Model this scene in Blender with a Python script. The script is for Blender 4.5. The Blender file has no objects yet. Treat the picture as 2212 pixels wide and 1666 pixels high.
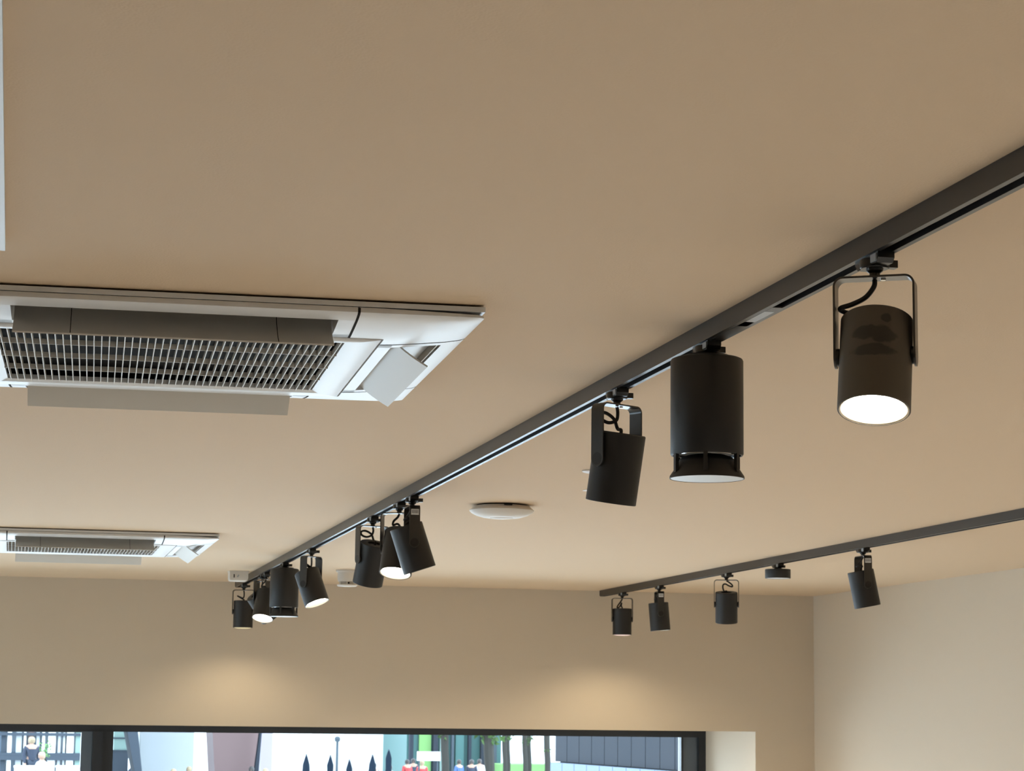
import bpy, math, random
from mathutils import Vector, Matrix

random.seed(4)
SC = bpy.context.scene
COL = SC.collection
PI = math.pi
R = math.radians

# ------------------------------------------------------------------ camera
CAM_Z = 2.20            # the photographer holds the camera high
CEIL = 2.83             # ceiling height
F_PX = 4716.3
YAW, PITCH, ROLL = 0.2215, 0.1482, 0.0123
_f = Vector((math.sin(YAW) * math.cos(PITCH), math.cos(YAW) * math.cos(PITCH), math.sin(PITCH)))
_r0 = Vector((math.cos(YAW), -math.sin(YAW), 0))
_u0 = _r0.cross(_f)
_r = _r0 * math.cos(ROLL) + _u0 * math.sin(ROLL)
_u = -_r0 * math.sin(ROLL) + _u0 * math.cos(ROLL)
cam_d = bpy.data.cameras.new('camera')
cam_d.sensor_width = 36.0
cam_d.lens = F_PX / 2212 * 36.0
cam_d.clip_end = 600
cam_d.dof.use_dof = True
cam_d.dof.focus_distance = 3.6
cam_d.dof.aperture_fstop = 34
cam = bpy.data.objects.new('camera', cam_d)
cam.matrix_world = Matrix(((_r.x, _u.x, -_f.x, 0), (_r.y, _u.y, -_f.y, 0), (_r.z, _u.z, -_f.z, CAM_Z), (0, 0, 0, 1)))
COL.objects.link(cam)
SC.camera = cam

# ------------------------------------------------------------------ sky and exposure
SKY = 6.4
SPOT_W = 36.0
w = bpy.data.worlds.new('world')
SC.world = w
w.use_nodes = True
nt = w.node_tree
bg = nt.nodes['Background']
bg.inputs[0].default_value = (0.72, 0.87, 1.0, 1)     # bright even overcast
bg.inputs[1].default_value = SKY
vs = SC.view_settings
vs.view_transform = 'Standard'
vs.look = 'None'
vs.exposure = 0.93
vs.gamma = 1.0
vs.use_curve_mapping = False
SC.cycles.max_bounces = 7
SC.cycles.diffuse_bounces = 4
SC.cycles.glossy_bounces = 3
SC.cycles.transparent_max_bounces = 8
SC.cycles.sample_clamp_indirect = 6.0


def portal(loc, rot, sx, sy):
    l = bpy.data.lights.new('sky_portal', 'AREA')
    l.shape = 'RECTANGLE'
    l.size, l.size_y = sx, sy
    l.cycles.is_portal = True
    o = bpy.data.objects.new('sky_portal', l)
    o.location = loc
    o.rotation_euler = rot
    COL.objects.link(o)


# ------------------------------------------------------------------ materials
def srgb(r, g, b):
    f = lambda c: (c / 255 / 12.92) if c / 255 <= 0.04045 else ((c / 255 + 0.055) / 1.055) ** 2.4
    return (f(r), f(g), f(b), 1)


def mat(name, col, rough=0.5, spec=0.5, metal=0.0, noise=0.0, nscale=20, bump=0.0, bscale=200, coat=0.0):
    m = bpy.data.materials.new(name)
    m.use_nodes = True
    t = m.node_tree
    b = t.nodes['Principled BSDF']
    b.inputs['Roughness'].default_value = rough
    b.inputs['Specular IOR Level'].default_value = spec
    b.inputs['Metallic'].default_value = metal
    b.inputs['Coat Weight'].default_value = coat
    b.inputs['Base Color'].default_value = col
    tc = t.nodes.new('ShaderNodeTexCoord')
    if noise:
        n = t.nodes.new('ShaderNodeTexNoise')
        n.inputs['Scale'].default_value = nscale
        n.inputs['Detail'].default_value = 4
        t.links.new(tc.outputs['Object'], n.inputs['Vector'])
        mx = t.nodes.new('ShaderNodeMix')
        mx.data_type = 'RGBA'
        mx.inputs['A'].default_value = [c * (1 - noise) for c in col[:3]] + [1]
        mx.inputs['B'].default_value = [min(1, c * (1 + noise)) for c in col[:3]] + [1]
        t.links.new(n.outputs['Fac'], mx.inputs['Factor'])
        t.links.new(mx.outputs['Result'], b.inputs['Base Color'])
    if bump:
        n = t.nodes.new('ShaderNodeTexNoise')
        n.inputs['Scale'].default_value = bscale
        n.inputs['Detail'].default_value = 0
        t.links.new(tc.outputs['Object'], n.inputs['Vector'])
        bp = t.nodes.new('ShaderNodeBump')
        bp.inputs['Strength'].default_value = bump
        bp.inputs['Distance'].default_value = 0.002
        t.links.new(n.outputs['Fac'], bp.inputs['Height'])
        t.links.new(bp.outputs['Normal'], b.inputs['Normal'])
    return m


def emit(name, col, strength):
    m = bpy.data.materials.new(name)
    m.use_nodes = True
    t = m.node_tree
    t.nodes.clear()
    o = t.nodes.new('ShaderNodeOutputMaterial')
    e = t.nodes.new('ShaderNodeEmission')
    e.inputs[0].default_value = col
    e.inputs[1].default_value = strength
    t.links.new(e.outputs[0], o.inputs[0])
    m.cycles.emission_sampling = 'NONE'
    return m



def glass(name, tint=(0.95, 0.98, 1, 1)):
    m = bpy.data.materials.new(name)
    m.use_nodes = True
    t = m.node_tree
    t.nodes.clear()
    o = t.nodes.new('ShaderNodeOutputMaterial')
    tr = t.nodes.new('ShaderNodeBsdfTransparent')
    tr.inputs[0].default_value = tint
    gl = t.nodes.new('ShaderNodeBsdfGlossy')
    gl.inputs['Roughness'].default_value = 0.02
    fr = t.nodes.new('ShaderNodeFresnel')
    fr.inputs[0].default_value = 1.3
    mx = t.nodes.new('ShaderNodeMixShader')
    t.links.new(fr.outputs[0], mx.inputs[0])
    t.links.new(tr.outputs[0], mx.inputs[1])
    t.links.new(gl.outputs[0], mx.inputs[2])
    t.links.new(mx.outputs[0], o.inputs[0])
    return m


M = {}
M['ceiling'] = mat('ceiling_paint', (0.63, 0.48, 0.328, 1), 0.85, 0.2, bump=0.15, bscale=350)
M['wall'] = mat('wall_paint', (0.60, 0.505, 0.39, 1), 0.85, 0.2, bump=0.12, bscale=300)
M['floor'] = mat('floor_timber', (0.62, 0.60, 0.57, 1), 0.5, 0.4, noise=0.15, nscale=6)
M['darkwall'] = mat('rear_wall_paint', (0.46, 0.38, 0.29, 1), 0.8, 0.2)
M['frame'] = mat('anthracite_aluminium', (0.016, 0.019, 0.025, 1), 0.4, 0.5)
M['frame2'] = mat('grey_sash_aluminium', (0.10, 0.12, 0.145, 1), 0.35, 0.5)
M['glass'] = glass('window_glass')
M['black'] = mat('black_powder_coat', (0.009, 0.0085, 0.0085, 1), 0.5, 0.5, bump=0.08, bscale=900)
M['bracket'] = mat('black_bracket_coat', (0.010, 0.009, 0.0085, 1), 0.28, 0.8)
M['track'] = mat('black_track_aluminium', (0.014, 0.012, 0.011, 1), 0.36, 0.5)
M['plastic'] = mat('black_plastic', (0.008, 0.008, 0.008, 1), 0.32, 0.5)
M['cord'] = mat('black_cord_rubber', (0.012, 0.011, 0.012, 1), 0.5, 0.4)
M['copper'] = mat('copper_conductor', (0.30, 0.20, 0.13, 1), 0.4, 0.5, 0.8)
M['greyplate'] = mat('grey_plate', (0.30, 0.33, 0.36, 1), 0.35, 0.5)
M['white'] = mat('white_ac_plastic', (0.70, 0.71, 0.72, 1), 0.38, 0.42)
M['white_shaded'] = mat('white_ac_shaded_plastic', (0.60, 0.57, 0.52, 1), 0.5, 0.35)  # darker, warmer copy of the AC white; the vanes' shade is in the colour
M['panelwhite'] = mat('white_panel_paint', (0.60, 0.62, 0.64, 1), 0.45, 0.4)
M['sprinkler'] = mat('off_white_painted_metal', (0.55, 0.47, 0.37, 1), 0.45, 0.4)
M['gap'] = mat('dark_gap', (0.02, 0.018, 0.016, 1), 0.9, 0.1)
M['filter'] = mat('black_filter', (0.006, 0.007, 0.009, 1), 0.8, 0.2)
M['devwhite'] = mat('white_device_plastic', (0.66, 0.62, 0.57, 1), 0.55, 0.35)
M['chrome'] = mat('bright_metal', (0.75, 0.75, 0.75, 1), 0.2, 0.5, 1.0)
M['reflector'] = mat('silver_reflector', (0.50, 0.45, 0.36, 1), 0.35, 0.5, 1.0)
M['speakerdisc'] = mat('pale_disc', (0.62, 0.66, 0.70, 1), 0.35, 0.5)
M['lens'] = emit('lit_lens', (1.0, 0.90, 0.74, 1), 30)
M['lens_dim'] = emit('lit_lens_warm', (1.0, 0.84, 0.50, 1), 0.42)
M['lens_pink'] = emit('lit_lens_pale', (1.0, 0.74, 0.64, 1), 0.45)
M['label'] = mat('label_paper', (0.75, 0.75, 0.75, 1), 0.6)
M['print'] = mat('label_print', (0.03, 0.03, 0.03, 1), 0.6)

# dusty housing with wiped, darker hand marks (spotlight nearest to the camera)
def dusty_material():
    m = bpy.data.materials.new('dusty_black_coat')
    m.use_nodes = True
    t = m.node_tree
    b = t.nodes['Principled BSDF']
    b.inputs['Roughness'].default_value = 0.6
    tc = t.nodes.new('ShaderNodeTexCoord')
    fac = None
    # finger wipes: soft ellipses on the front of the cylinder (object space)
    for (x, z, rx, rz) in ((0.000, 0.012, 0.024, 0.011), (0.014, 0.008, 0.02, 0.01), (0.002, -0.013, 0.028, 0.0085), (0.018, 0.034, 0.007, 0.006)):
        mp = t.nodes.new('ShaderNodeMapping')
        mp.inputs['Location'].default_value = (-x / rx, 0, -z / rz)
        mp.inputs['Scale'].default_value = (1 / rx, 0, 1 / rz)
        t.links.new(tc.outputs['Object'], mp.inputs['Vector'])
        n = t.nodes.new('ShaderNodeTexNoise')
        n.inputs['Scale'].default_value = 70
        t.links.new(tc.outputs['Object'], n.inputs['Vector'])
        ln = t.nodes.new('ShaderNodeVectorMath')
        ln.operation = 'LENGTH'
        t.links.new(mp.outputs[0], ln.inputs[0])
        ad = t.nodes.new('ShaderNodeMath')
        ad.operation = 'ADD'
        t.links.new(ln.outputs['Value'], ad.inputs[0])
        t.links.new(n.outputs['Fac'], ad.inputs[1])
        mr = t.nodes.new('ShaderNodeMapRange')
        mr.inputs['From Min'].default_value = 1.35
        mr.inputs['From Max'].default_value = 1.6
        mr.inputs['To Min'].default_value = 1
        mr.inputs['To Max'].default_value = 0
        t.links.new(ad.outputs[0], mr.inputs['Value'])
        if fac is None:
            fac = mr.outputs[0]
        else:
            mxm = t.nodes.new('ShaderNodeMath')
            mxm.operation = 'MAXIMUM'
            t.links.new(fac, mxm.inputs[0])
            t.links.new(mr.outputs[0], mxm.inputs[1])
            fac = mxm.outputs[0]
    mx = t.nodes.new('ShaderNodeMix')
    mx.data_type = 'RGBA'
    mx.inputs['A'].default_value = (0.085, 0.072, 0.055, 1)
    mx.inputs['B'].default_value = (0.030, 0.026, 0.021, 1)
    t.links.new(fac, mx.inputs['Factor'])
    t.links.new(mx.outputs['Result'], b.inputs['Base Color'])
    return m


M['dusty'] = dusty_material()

# ------------------------------------------------------------------ mesh helpers
class MB:
    def __init__(s):
        s.v, s.f = [], []

    def add(s, vs_, fs):
        n = len(s.v)
        s.v += [tuple(v) for v in vs_]
        s.f += [tuple(i + n for i in f) for f in fs]
        return s

    def box(s, x0, x1, y0, y1, z0, z1, mtx=None):
        v = [Vector((x, y, z)) for z in (z0, z1) for y in (y0, y1) for x in (x0, x1)]
        if mtx:
            v = [mtx @ a for a in v]
        return s.add(v, [(0, 2, 3, 1), (4, 5, 7, 6), (0, 1, 5, 4), (2, 6, 7, 3), (0, 4, 6, 2), (1, 3, 7, 5)])

    def prism(s, poly, y0, y1, axis='y'):
        """poly: list of (a,b) extruded along axis; a,b map to the two others in order x,z / y,z / x,y"""
        n = len(poly)
        def P(a, b, t):
            return (a, t, b) if axis == 'y' else ((t, a, b) if axis == 'x' else (a, b, t))
        v = [P(a, b, y0) for a, b in poly] + [P(a, b, y1) for a, b in poly]
        f = [tuple(range(n)), tuple(range(2 * n - 1, n - 1, -1))]
        f += [(i, i + n, (i + 1) % n + n, (i + 1) % n) for i in range(n)]
        return s.add(v, f)

    def lathe(s, prof, n=32, cx=0, cy=0, mtx=None):
        """prof: [(r,z)...], spun about z; ends with r=0 are closed to a point"""
        base = len(s.v)
        rings = []
        for r, z in prof:
            if r < 1e-6:
                p = Vector((cx, cy, z))
                s.v.append(tuple(mtx @ p if mtx else p))
                rings.append([len(s.v) - 1])
            else:
                ring = []
                for i in range(n):
                    a = 2 * PI * i / n
                    p = Vector((cx + r * math.cos(a), cy + r * math.sin(a), z))
                    s.v.append(tuple(mtx @ p if mtx else p))
                    ring.append(len(s.v) - 1)
                rings.append(ring)
        for A, B in zip(rings, rings[1:]):
            for i in range(n):
                j = (i + 1) % n
                if len(A) == 1 and len(B) == 1:
                    continue
                if len(A) == 1:
                    s.f.append((A[0], B[j], B[i]))
                elif len(B) == 1:
                    s.f.append((A[i], A[j], B[0]))
                else:
                    s.f.append((A[i], A[j], B[j], B[i]))
        return s

    def tube(s, pts, r, n=8, sub=6):
        P = [Vector(p) for p in pts]
        Q = []
        for i in range(len(P) - 1):
            a, b, c, d = P[max(i - 1, 0)], P[i], P[i + 1], P[min(i + 2, len(P) - 1)]
            for k in range(sub):
                t = k / sub
                Q.append(0.5 * ((2 * b) + (c - a) * t + (2 * a - 5 * b + 4 * c - d) * t * t + (3 * b - a - 3 * c + d) * t ** 3))
        Q.append(P[-1])
        ref = Vector((0.31, 0.9, 0.2)).normalized()
        base = len(s.v)
        for i, q in enumerate(Q):
            tg = (Q[min(i + 1, len(Q) - 1)] - Q[max(i - 1, 0)]).normalized()
            u = tg.cross(ref)
            if u.length < 0.05:
                u = tg.cross(Vector((1, 0, 0)))
            u.normalize()
            vv = tg.cross(u)
            ref = u.cross(tg)
            for k in range(n):
                a = 2 * PI * k / n
                s.v.append(tuple(q + u * (r * math.cos(a)) + vv * (r * math.sin(a))))
        for i in range(len(Q) - 1):
            for k in range(n):
                s.f.append((base + i * n + k, base + i * n + (k + 1) % n, base + (i + 1) * n + (k + 1) % n, base + (i + 1) * n + k))
        s.f.append(tuple(base + k for k in range(n - 1, -1, -1)))
        e = base + (len(Q) - 1) * n
        s.f.append(tuple(e + k for k in range(n)))
        return s

    def mesh(s, name, m, smooth=True, angle=35):
        me = bpy.data.meshes.new(name)
        me.from_pydata(s.v, [], s.f)
        me.validate()
        me.materials.append(m)
        import bmesh
        bm = bmesh.new()
        bm.from_mesh(me)
        bmesh.ops.recalc_face_normals(bm, faces=bm.faces)
        bm.to_mesh(me)
        bm.free()
        if smooth:
            me.polygons.foreach_set('use_smooth', [True] * len(me.polygons))
            me.set_sharp_from_angle(angle=R(angle))
        me.update()
        return me

    def obj(s, name, m, parent=None, smooth=True, angle=35):
        return link(name, s.mesh(name, m, smooth, angle), parent)


def link(name, me, parent=None, loc=None, rot=None):
    o = bpy.data.objects.new(name, me)
    COL.objects.link(o)
    o.parent = parent
    if loc is not None:
        o.location = loc
    if rot is not None:
        o.rotation_euler = rot
    return o


def tag(o, label, cat, group=None):
    o['label'] = label
    o['category'] = cat
    if group:
        o['group'] = group
    return o


def empty(name, loc, rz=0):
    o = bpy.data.objects.new(name, None)
    o.empty_display_size = 0.05
    COL.objects.link(o)
    o.location = loc
    o.rotation_euler = (0, 0, rz)
    return o


def struct(o):
    o['kind'] = 'structure'
    return o


def copy_tree(o, parent=None):
    c = o.copy()
    COL.objects.link(c)
    c.parent = parent
    for ch in list(o.children):
        copy_tree(ch, c)
    return c


def at(px, py, Y):
    """world point on the plane y = Y that the photograph shows at pixel (px, py)"""
    d = _r * ((px - 1106) / F_PX) + _u * ((833 - py) / F_PX) + _f
    k = Y / d.y
    return Vector((d.x * k, Y, CAM_Z + d.z * k))


# ------------------------------------------------------------------ room shell
XL, XR, YB, YR = -4.2, 4.169, 11.096, -5.5
WIN_R, WIN_TOP, REVEAL_Y = 3.839, CAM_Z - 0.0905, 11.95
struct(MB().box(XL - 0.3, XR + 0.3, YR - 0.3, 12.1, CEIL, CEIL + 0.25).obj('ceiling', M['ceiling'], smooth=False))
struct(MB().box(XL - 0.3, XR + 0.3, YR - 0.3, 12.1, -0.2, 0.0).obj('floor', M['floor'], smooth=False))
struct(MB().box(XR, XR + 0.3, YR - 0.3, 12.1, 0, CEIL).obj('wall_right', M['wall'], smooth=False))
struct(MB().box(XL - 0.3, XR + 0.3, YR - 0.3, YR, 0, CEIL).obj('wall_rear', M['darkwall'], smooth=False))
# window wall at the end of the room: lintel over the openings, pier at the right, pier at the left
WIN_L, SILL = -3.6, 0.25
wb = MB()
wb.box(XL, XR, YB, 12.1, WIN_TOP, CEIL)
wb.box(WIN_R, XR, YB, 12.1, 0, WIN_TOP)
wb.box(XL, WIN_L, YB, 12.1, 0, WIN_TOP)
wb.box(WIN_L, WIN_R, YB, 12.1, 0, SILL)
struct(wb.obj('wall_back', M['wall'], smooth=False))
# left wall with two windows (outside the picture, they light the room)
LW = [(4.7, 5.9), (8.4, 10.8)]
LZ0, LZ1 = 0.25, 2.30
wl = MB()
wl.box(XL - 0.3, XL, YR - 0.3, 12.1, LZ1, CEIL)
wl.box(XL - 0.3, XL, YR - 0.3, 12.1, 0, LZ0)
ys = [YR - 0.3] + [v for ab in LW for v in ab] + [12.1]
for a, b in zip(ys[0::2], ys[1::2]):
    wl.box(XL - 0.3, XL, a, b, LZ0, LZ1)
struct(wl.obj('wall_left', M['wall'], smooth=False))
for i, (a, b) in enumerate(LW):
    e = struct(empty('window_%d' % (i + 2), (XL - 0.2, (a + b) / 2, LZ0)))
    h = LZ1 - LZ0
    hw = (b - a) / 2
    MB().box(-.03, .03, -hw, hw, 0, .06).box(-.03, .03, -hw, hw, h - .06, h).box(-.03, .03, -hw, -hw + .06, .06, h - .06).box(-.03, .03, hw - .06, hw, .06, h - .06).obj('window_frame', M['frame'], e, smooth=False)
    MB().box(-.03, .03, -.03, .03, .06, h - .06).obj('mullion', M['frame'], e, smooth=False)
    MB().box(-.004, .004, -hw + .06, -.03, .06, h - .06).obj('pane', M['glass'], e, smooth=False)
    MB().box(-.004, .004, .03, hw - .06, .06, h - .06).obj('pane', M['glass'], e, smooth=False)
    portal((XL - 0.12, (a + b) / 2, (LZ0 + LZ1) / 2), (0, R(-90), 0), h, b - a)
portal(((WIN_L + WIN_R) / 2, 11.9, (SILL + WIN_TOP) / 2), (R(-90), 0, 0), WIN_R - WIN_L, WIN_TOP - SILL)

# far window: outer frame, heavy mullion, left opening sash, right fixed light
FY0, FY1 = 11.95, 12.03
HB = CAM_Z - 0.133       # underside of the head bar
win = struct(empty('window_1', ((WIN_L + WIN_R) / 2, FY0, SILL)))
ox = -(WIN_L + WIN_R) / 2
def wpart(name, boxes, m):
    b = MB()
    for (x0, x1, y0, y1, z0, z1) in boxes:
        b.box(x0 + ox, x1 + ox, y0 - FY0, y1 - FY0, z0 - SILL, z1 - SILL)
    return b.obj(name, m, win, smooth=False)
wpart('window_frame', [(WIN_L, WIN_R, FY0, FY1, HB, WIN_TOP), (WIN_R - .04, WIN_R, FY0, FY1, SILL, HB), (WIN_L, WIN_L + .05, FY0, FY1, SILL, HB), (WIN_L + .05, WIN_R - .04, FY0, FY1, SILL, SILL + .06)], M['frame'])
wpart('sash_jamb', [(3.712, WIN_R - .041, FY0 + .03, FY1, SILL + .06, HB)], M['frame2'])
wpart('glazing_bead', [(3.700, 3.712, FY0 + .02, FY1, SILL + .06, HB)], M['frame'])
wpart('mullion', [(.431, .485, FY0 - .03, FY1, SILL + .06, HB), (.485, .54, FY0 - .01, FY1, SILL + .06, HB)], M['frame'])
wpart('sash_frame', [(.372, .43, FY0 + .005, FY1, SILL + .06, HB), (WIN_L + .05, .372, FY0 + .005, FY1, HB - .006, HB), (WIN_L + .05, WIN_L + .11, FY0, FY1, SILL + .06, HB - .006)], M['frame2'])
wpart('pane', [(.54, 3.70, 11.985, 11.995, SILL + .06, HB)], M['glass'])
wpart('pane', [(WIN_L + .11, .372, 11.985, 11.995, SILL + .06, HB - .006)], M['glass'])

# ------------------------------------------------------------------ lighting tracks
TW, TH = 0.032, 0.030
X1, X2 = 1.0874, 2.9877
ZT = CEIL - TH           # underside of the tracks
def make_track(xc, y0, y1, label):
    o = tag(empty('lighting_track', (xc, y1, CEIL)), label, 'track')
    L = y1 - y0
    h = TW / 2
    sl = 0.0080
    prof = [(-h, 0), (-h, -TH), (-sl, -TH), (-sl, -TH + .003), (-.0105, -TH + .004), (-.0105, -.006), (.0105, -.006), (.0105, -TH + .004), (sl, -TH + .003), (sl, -TH), (h, -TH), (h, 0)]
    MB().prism(prof, -L, 0).obj('rail', M['track'], o, smooth=False)
    for x in (-1, 1):
        MB().box(x * .0104 - .0008, x * .0104 + .0008, -L, -.02, -.020, -.017).obj('conductor', M['copper'], o, smooth=False)
    cap = [(-h - .001, 0), (-h - .001, -TH + .004), (-h + .004, -TH - .001), (h - .004, -TH - .001), (h + .001, -TH + .004), (h + .001, 0)]
    MB().prism(cap, 0, .012).obj('end_cap', M['track'], o, smooth=False)
    return o
t1 = make_track(X1, -1.5, 11.02, 'long black ceiling track carrying nine spotlights and two speakers')
t2 = make_track(X2, 1.5, 11.04, 'black ceiling track at the right carrying four spotlights and a flat pod')
# joint in the near track
y1 = 11.02
MB().box(-.0078, .0078, 3.07 - y1, 3.16 - y1, -TH - .0004, -TH + .002).obj('joint_plate', M['greyplate'], t1, smooth=False)
MB().box(-.0078, .0078, 3.16 - y1, 3.20 - y1, -TH - .0002, -TH + .002).obj('joint_clip', M['gap'], t1, smooth=False)
MB().box(-.0078, .0078, 3.36 - y1, 3.07 - .035 - y1, -TH - .0002, -TH + .002).obj('slot_cover', M['track'], t1, smooth=False)

# ------------------------------------------------------------------ spotlight meshes (shared)
BR_TOP = -0.027          # bracket top below track
PIV = BR_TOP - 0.106     # pivot below track
BODY_R, B_UP, B_DN = 0.0475, 0.053, 0.079

def adapter_mesh():
    m = MB()
    # long housing in the track slot, chamfered at its ends
    m.prism([(-.040, 0.002), (-.040, -.008), (-.034, -.014), (.030, -.014), (.040, -.006), (.040, .002)], -.0115, .0115, axis='x')
    return m
ME = {}
ME['adapter'] = adapter_mesh().mesh('adapter', M['plastic'])
ME['ring'] = MB().lathe([(0, -.0035), (.0185, -.0035), (.0195, -.005), (.0195, -.0145), (.018, -.016), (0, -.016)], 28).mesh('locking_ring', M['plastic'])
ME['lever'] = MB().box(.016, .030, -.007, .007, -.014, -.004).mesh('lever', M['plastic'], smooth=False)
ME['latch'] = MB().box(-.0135, -.0115, -.036, -.018, -.012, -.002).mesh('latch', M['greyplate'], smooth=False)
ME['stem'] = MB().lathe([(0, -.015), (.012, -.015), (.011, -.019), (.007, -.022), (.007, BR_TOP), (0, BR_TOP)], 20).mesh('stem', M['plastic'])

def bracket_mesh():
    hw, th, wd, rc = 0.0535, 0.0028, 0.030, 0.013
    rw = wd / 2
    path = []   # (x, z, nx, nz, halfwidth)
    zb = PIV
    for i in range(9):
        a = PI / 2 * (1 - i / 8)
        path.append((-hw, zb - rw * math.sin(a), -1, 0, max(rw * math.cos(a), .0006)))
    for i in range(9):
        a = PI - PI / 2 * i / 8
        path.append((-hw + rc + rc * math.cos(a), BR_TOP - rc + rc * math.sin(a), math.cos(a), math.sin(a), rw))
    for i in range(9):
        a = PI / 2 - PI / 2 * i / 8
        path.append((hw - rc + rc * math.cos(a), BR_TOP - rc + rc * math.sin(a), math.cos(a), math.sin(a), rw))
    for i in range(9):
        a = PI / 2 * i / 8
        path.append((hw, zb - rw * math.sin(a), 1, 0, max(rw * math.cos(a), .0006)))
    m = MB()
    n = len(path)
    V = []
    for (x, z, nx, nz, ww) in path:
        for (o, s) in ((0, -1), (0, 1), (-th, 1), (-th, -1)):
            V.append((x + nx * o, s * ww, z + nz * o))
    Fc = []
    for i in range(n - 1):
        for k in range(4):
            Fc.append((i * 4 + k, i * 4 + (k + 1) % 4, (i + 1) * 4 + (k + 1) % 4, (i + 1) * 4 + k))
    Fc += [(0, 1, 2, 3), ((n - 1) * 4 + 3, (n - 1) * 4 + 2, (n - 1) * 4 + 1, (n - 1) * 4)]
    m.add(V, Fc)
    return m
ME['bracket'] = bracket_mesh().mesh('bracket', M['bracket'])
HOUSING = [(.0235, .045), (.0235, B_UP - .001), (.0245, B_UP), (.0455, B_UP), (BODY_R, B_UP - .002), (BODY_R, -B_DN + .0008), (BODY_R - .0008, -B_DN), (BODY_R - .0022, -B_DN), (BODY_R - .0025, -B_DN + .001), (BODY_R - .0025, -B_DN + .012)]
ME['housing'] = MB().lathe(HOUSING, 48).mesh('housing', M['black'])
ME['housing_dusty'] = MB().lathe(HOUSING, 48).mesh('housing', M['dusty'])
ME['back_plate'] = MB().lathe([(0, .045), (.0235, .045)], 24).mesh('back_plate', M['plastic'])
ME['reflector'] = MB().lathe([(BODY_R - .0026, -B_DN + .0006), (BODY_R - .0045, -B_DN + .0012), (BODY_R - .0085, -B_DN + .0130)], 40).mesh('reflector', M['reflector'])
ME['lens'] = MB().lathe([(0, -B_DN + .0125), (.020, -B_DN + .0105), (BODY_R - .0084, -B_DN + .0120)], 40).mesh('lens', M['lens'])
ME['knob'] = MB().lathe([(0, -.0035), (.011, -.0035), (.012, -.002), (.012, .0045), (0, .0045)], 20).mesh('pivot_knob', M['plastic'])
ME['screw'] = MB().lathe([(0, -.0022), (.0035, -.0022), (.0038, 0), (0, 0)], 12).mesh('screw', M['chrome'])
lab = MB().box(-.0010, .0004, -.011, .011, -.020, -.004)
ME['label'] = lab.mesh('label', M['label'], smooth=False)
prn = MB()
for k in range(5):
    prn.box(-.0013, .0004, -.009 + k * .004, -.0072 + k * .004, -.018, -.008)
ME['print'] = prn.mesh('label_print', M['print'], smooth=False)

CORDS = {
    'sweep': [(0, 0, 0), (-.001, -.004, -.010), (-.012, -.006, -.024), (-.030, -.004, -.032), (-.046, .000, -.036), (-.040, .010, -.040), (-.018, .012, -.044), (-.004, .006, -.052)],
    'swirl': [(0, 0, 0), (.002, 0, -.012), (-.006, -.004, -.026), (-.022, 0, -.032), (-.036, .006, -.026), (-.034, .012, -.015), (-.018, .012, -.012), (.000, .008, -.022), (.006, .004, -.040)],
    'curl': [(0, 0, 0), (.010, 0, -.006), (.024, .002, -.017), (.025, .006, -.025), (.012, .006, -.022), (-.004, .002, -.014), (-.014, 0, -.018), (-.015, 0, -.032), (-.009, 0, -.046)],
    'drop': [(0, 0, 0), (.002, 0, -.012), (.001, 0, -.030), (-.006, 0, -.036), (-.030, .004, -.026), (-.020, .006, -.032), (.000, .004, -.044)],
    'hook': [(0, 0, 0), (-.004, -.004, -.010), (-.014, -.010, -.022), (-.012, -.020, -.034), (-.002, -.014, -.030), (.002, -.004, -.034)],
    'pair': [(0, 0, 0), (-.006, 0, -.012), (-.022, 0, -.034), (-.024, .006, -.044), (-.012, .010, -.040), (-.002, .006, -.020), (-.004, .002, -.036)],
}

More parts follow.
